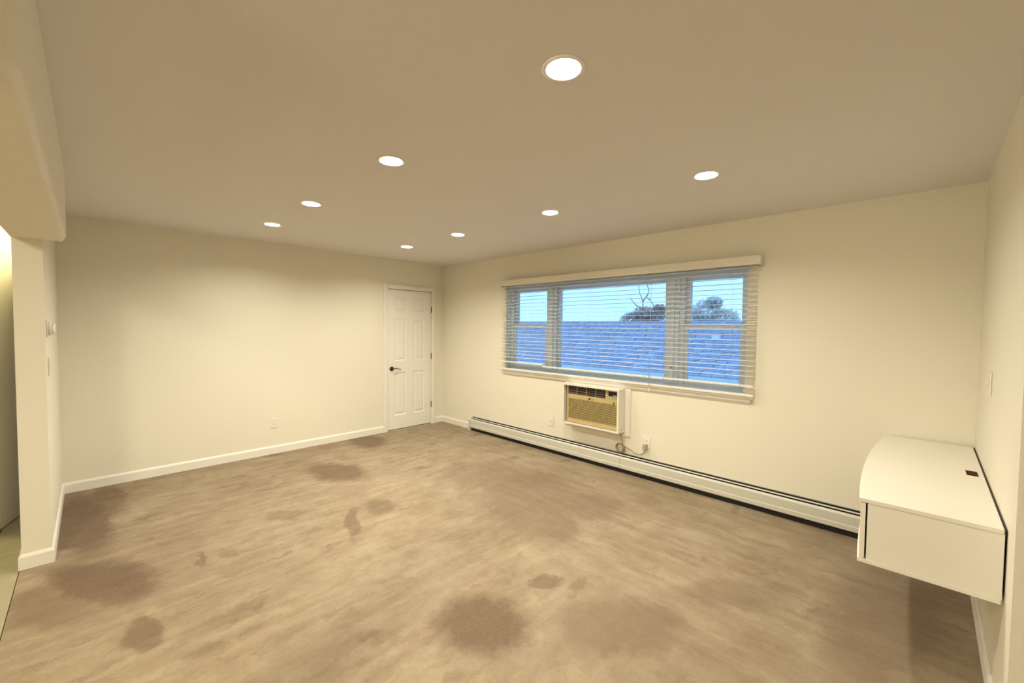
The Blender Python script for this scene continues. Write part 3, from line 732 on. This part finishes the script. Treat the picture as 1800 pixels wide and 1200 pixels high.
# flush lamp on the hallway ceiling, just beyond the beam
M_kitchen = emis('kitchen_lamp', (1.0, 0.90, 0.66), 310.0)
kl = empty('kitchen_ceiling_lamp', (4.3, -4.95, H)); tag(kl, 'flush dome lamp on the ceiling left of the beam, out of view', 'ceiling lamp')
MB().lathe([(.15, -.001), (.15, -.02), (.14, -.025)], Matrix.Identity(4), 32).build('lamp_base', M_trimring, kl)
MB().lathe([(.135, -.026), (.125, -.055), (.09, -.085), (.04, -.1), (.005, -.104)], Matrix.Identity(4), 32).build('glass_dome', M_kitchen, kl)
hl_ = empty('hall_ceiling_lamp', (.62, -4.72, H)); tag(hl_, 'flush dome lamp on the hallway ceiling behind the beam', 'ceiling lamp')
MB().lathe([(.15, -.001), (.15, -.02), (.14, -.025)], Matrix.Identity(4), 32).build('lamp_base', M_trimring, hl_)
MB().lathe([(.135, -.026), (.125, -.055), (.09, -.085), (.04, -.1), (.005, -.104)], Matrix.Identity(4), 32).build('glass_dome', M_hall, hl_)

# ------------------------------------------------------------------ outside: ground, neighbouring house, trees
M_ground = mat('damp_lawn', (0.20, 0.22, 0.14, 1), .9, var=.3, vscale=.6)
M_shing = mat('blue_grey_shingle', (0.355, 0.36, 0.45, 1), .85, var=.3, vscale=4)
M_siding = mat('pale_siding', (0.72, 0.70, 0.68, 1), .7)
M_leafA = mat('haze_paled_leaf', (0.60, 0.47, 0.44, 1), .8, var=.25, vscale=3)  # leaf colour paled to stand in for haze
M_leafB = mat('hazy_leaf', (0.76, 0.72, 0.68, 1), .8, var=.2, vscale=3)  # haze is put into this leaf colour too
M_bark = mat('grey_bark', (0.36, 0.30, 0.27, 1), .9)
def leafy(m):
    nt = m.node_tree; b = nt.nodes['Principled BSDF']; out = nt.nodes['Material Output']
    t = nt.nodes.new('ShaderNodeBsdfTranslucent'); mx = nt.nodes.new('ShaderNodeMixShader'); mx.inputs[0].default_value = .5
    src = b.inputs['Base Color'].links[0].from_socket; nt.links.new(src, t.inputs['Color'])
    nt.links.new(b.outputs[0], mx.inputs[1]); nt.links.new(t.outputs[0], mx.inputs[2]); nt.links.new(mx.outputs[0], out.inputs[0])
leafy(M_leafA); leafy(M_leafB)
o = MB().box(-60, 60, .6, 90, -3.4, -3.2).build('ground', M_ground); struct(o, 'lawn outside far below the window', 'ground')
hs = empty('neighbour_house', (-7, 12, -3.2)); tag(hs, 'neighbouring house with a wide blue-grey shingled roof outside the window', 'house')
EY, EZ, RY, RZ_ = 8.6, .13, 14.0, 1.80
hxa, hxb = -24.0, 8.0
put(MB().box(hxa+.4, hxb-.4, EY+.45, 18.9, -3.2, .1), 'wall', M_siding, hs)
put(MB().prism([(EY, EZ), (RY, RZ_), (2*RY-EY, EZ), (2*RY-EY, EZ-.12), (RY, RZ_-.12), (EY, EZ-.12)], 'x', hxa, hxb), 'roof_deck', M_shing, hs)
sh = MB(); sl_len = math.hypot(RY-EY, RZ_-EZ); ty, tz = (RY-EY)/sl_len, (RZ_-EZ)/sl_len; ny, nz = -tz, ty
nc = 38
for c_ in range(nc):
    s0 = sl_len*c_/nc; s1 = sl_len*(c_+1)/nc + .02
    x = hxa + random.uniform(0, .3)
    while x < hxb - .5:
        w = random.uniform(.26, .40); th0 = random.uniform(.012, .045)
        a = (EY+ty*s0, EZ+tz*s0); b = (EY+ty*s1, EZ+tz*s1)
        sh.add([(x+.008, a[0]+ny*th0, a[1]+nz*th0), (x+w-.008, a[0]+ny*th0, a[1]+nz*th0), (x+w-.008, b[0]+ny*.003, b[1]+nz*.003), (x+.008, b[0]+ny*.003, b[1]+nz*.003),
                (x+.008, a[0], a[1]), (x+w-.008, a[0], a[1])], [(0,1,2,3), (4,5,1,0)])
        x += w
so = put(sh, 'shingle_courses', M_shing, hs); so['kind'] = 'stuff'
put(MB().tube([(hxa, RY, RZ_+.005), (hxb, RY, RZ_+.005)], .05, 8), 'ridge_cap', M_shing, hs)
put(MB().prism([(EY-.13, EZ-.02), (EY-.01, EZ-.02), (EY-.01, EZ-.14), (EY-.11, EZ-.14)], 'x', hxa, hxb), 'gutter', M_siding, hs)
vx, vs_ = 0.25, .62
put(MB().box(vx-.12, vx+.12, EY+ty*sl_len*vs_-.14, EY+ty*sl_len*vs_+.10, EZ+tz*sl_len*vs_-.02, EZ+tz*sl_len*vs_+.13), 'roof_vent', M_siding, hs)
for x in (-12, -8.5, -5, -2.2, .6, 3.6):
    f = put(MB().box(x-.5, x+.5, EY+.40, EY+.449, -1.9, -.5), 'window', M_siding, hs)
    q = MB().box(x-.43, x+.43, EY+.385, EY+.399, -1.83, -.57).build('pane', M_display); q.parent = f
def crown(blobs, n, m, name, parent, sz=.11):
    mb = MB()
    for _ in range(n):
        bx_, by, bz, rx, ry, rz = random.choice(blobs)
        u = Vector((random.gauss(0,1), random.gauss(0,1), random.gauss(0,1))).normalized() * random.uniform(.55, 1.04)
        c = Vector((bx_+u.x*rx, by+u.y*ry, bz+u.z*rz)); d = Vector((random.gauss(0,1), random.gauss(0,1), random.gauss(0,1))).normalized()
        e = d.cross(Vector((.3, .5, .8))).normalized(); s_ = sz*random.uniform(.6, 1.3)
        mb.add([c-d*s_, c+e*s_*.5, c+d*s_, c-e*s_*.5], [(0,1,2,3)])
    o = put(mb, name, m, parent); o['kind'] = 'stuff'; return o
def tree(name, x, y, label, blobs, m, bare, dx=0.0):
    x += dx; blobs = [(b[0]+dx,) + tuple(b[1:]) for b in blobs]; bare = [[(p[0]+dx, p[1], p[2]) for p in br] for br in bare]
    t = empty(name, (x, y, -3.2)); tag(t, label, 'tree')
    put(MB().tube([(x, y, -3.2), (x+.05, y, -1), (x, y, 1.6)], .16, 10, .10), 'trunk', M_bark, t)
    crown(blobs, 4200, m, 'foliage', t)
    for pts in bare: put(MB().tube(smooth(pts, 1), .05, 7, .018), 'branch', M_bark, t)
    return t
ya = 20.6
tree('leafy_tree', -6.1, ya, 'dark leafy tree with bare forked top branches behind the roof, centre pane',
     [(-6.9, ya, 2.0, .8, .7, .55), (-6.1, ya, 2.3, .8, .8, .6), (-5.4, ya, 2.3, .7, .7, .55), (-6.2, ya, 1.4, 1.3, .9, .8), (-5.2, ya+.2, 2.7, .35, .4, .3)], M_leafA,
     [[(-6.1, ya, 1.6), (-6.15, ya, 2.6), (-6.2, ya, 3.3), (-6.5, ya, 3.9), (-6.45, ya, 4.6)], [(-6.2, ya, 3.2), (-5.75, ya, 3.8), (-5.95, ya, 4.3), (-5.8, ya, 5.0)],
      [(-6.15, ya, 2.7), (-6.7, ya, 3.0), (-7.1, ya, 3.5)], [(-6.0, ya, 3.5), (-5.6, ya, 3.2), (-5.35, ya, 2.6)]], -.8)
yb = 21.0
tree('leafy_tree', -2.7, yb, 'pale hazy rounded tree behind the roof, seen through the right sash',
     [(-3.5, yb, 2.1, .8, .7, .6), (-2.7, yb, 2.5, .9, .8, .75), (-2.4, yb, 3.0, .45, .5, .35), (-1.8, yb, 2.1, .8, .7, .6), (-2.7, yb, 1.3, 1.7, .9, .9)], M_leafB,
     [[(-3.3, yb, 2.0), (-3.95, yb, 2.9), (-3.85, yb, 3.4), (-3.75, yb, 3.9), (-4.0, yb, 4.4)]], -.5)
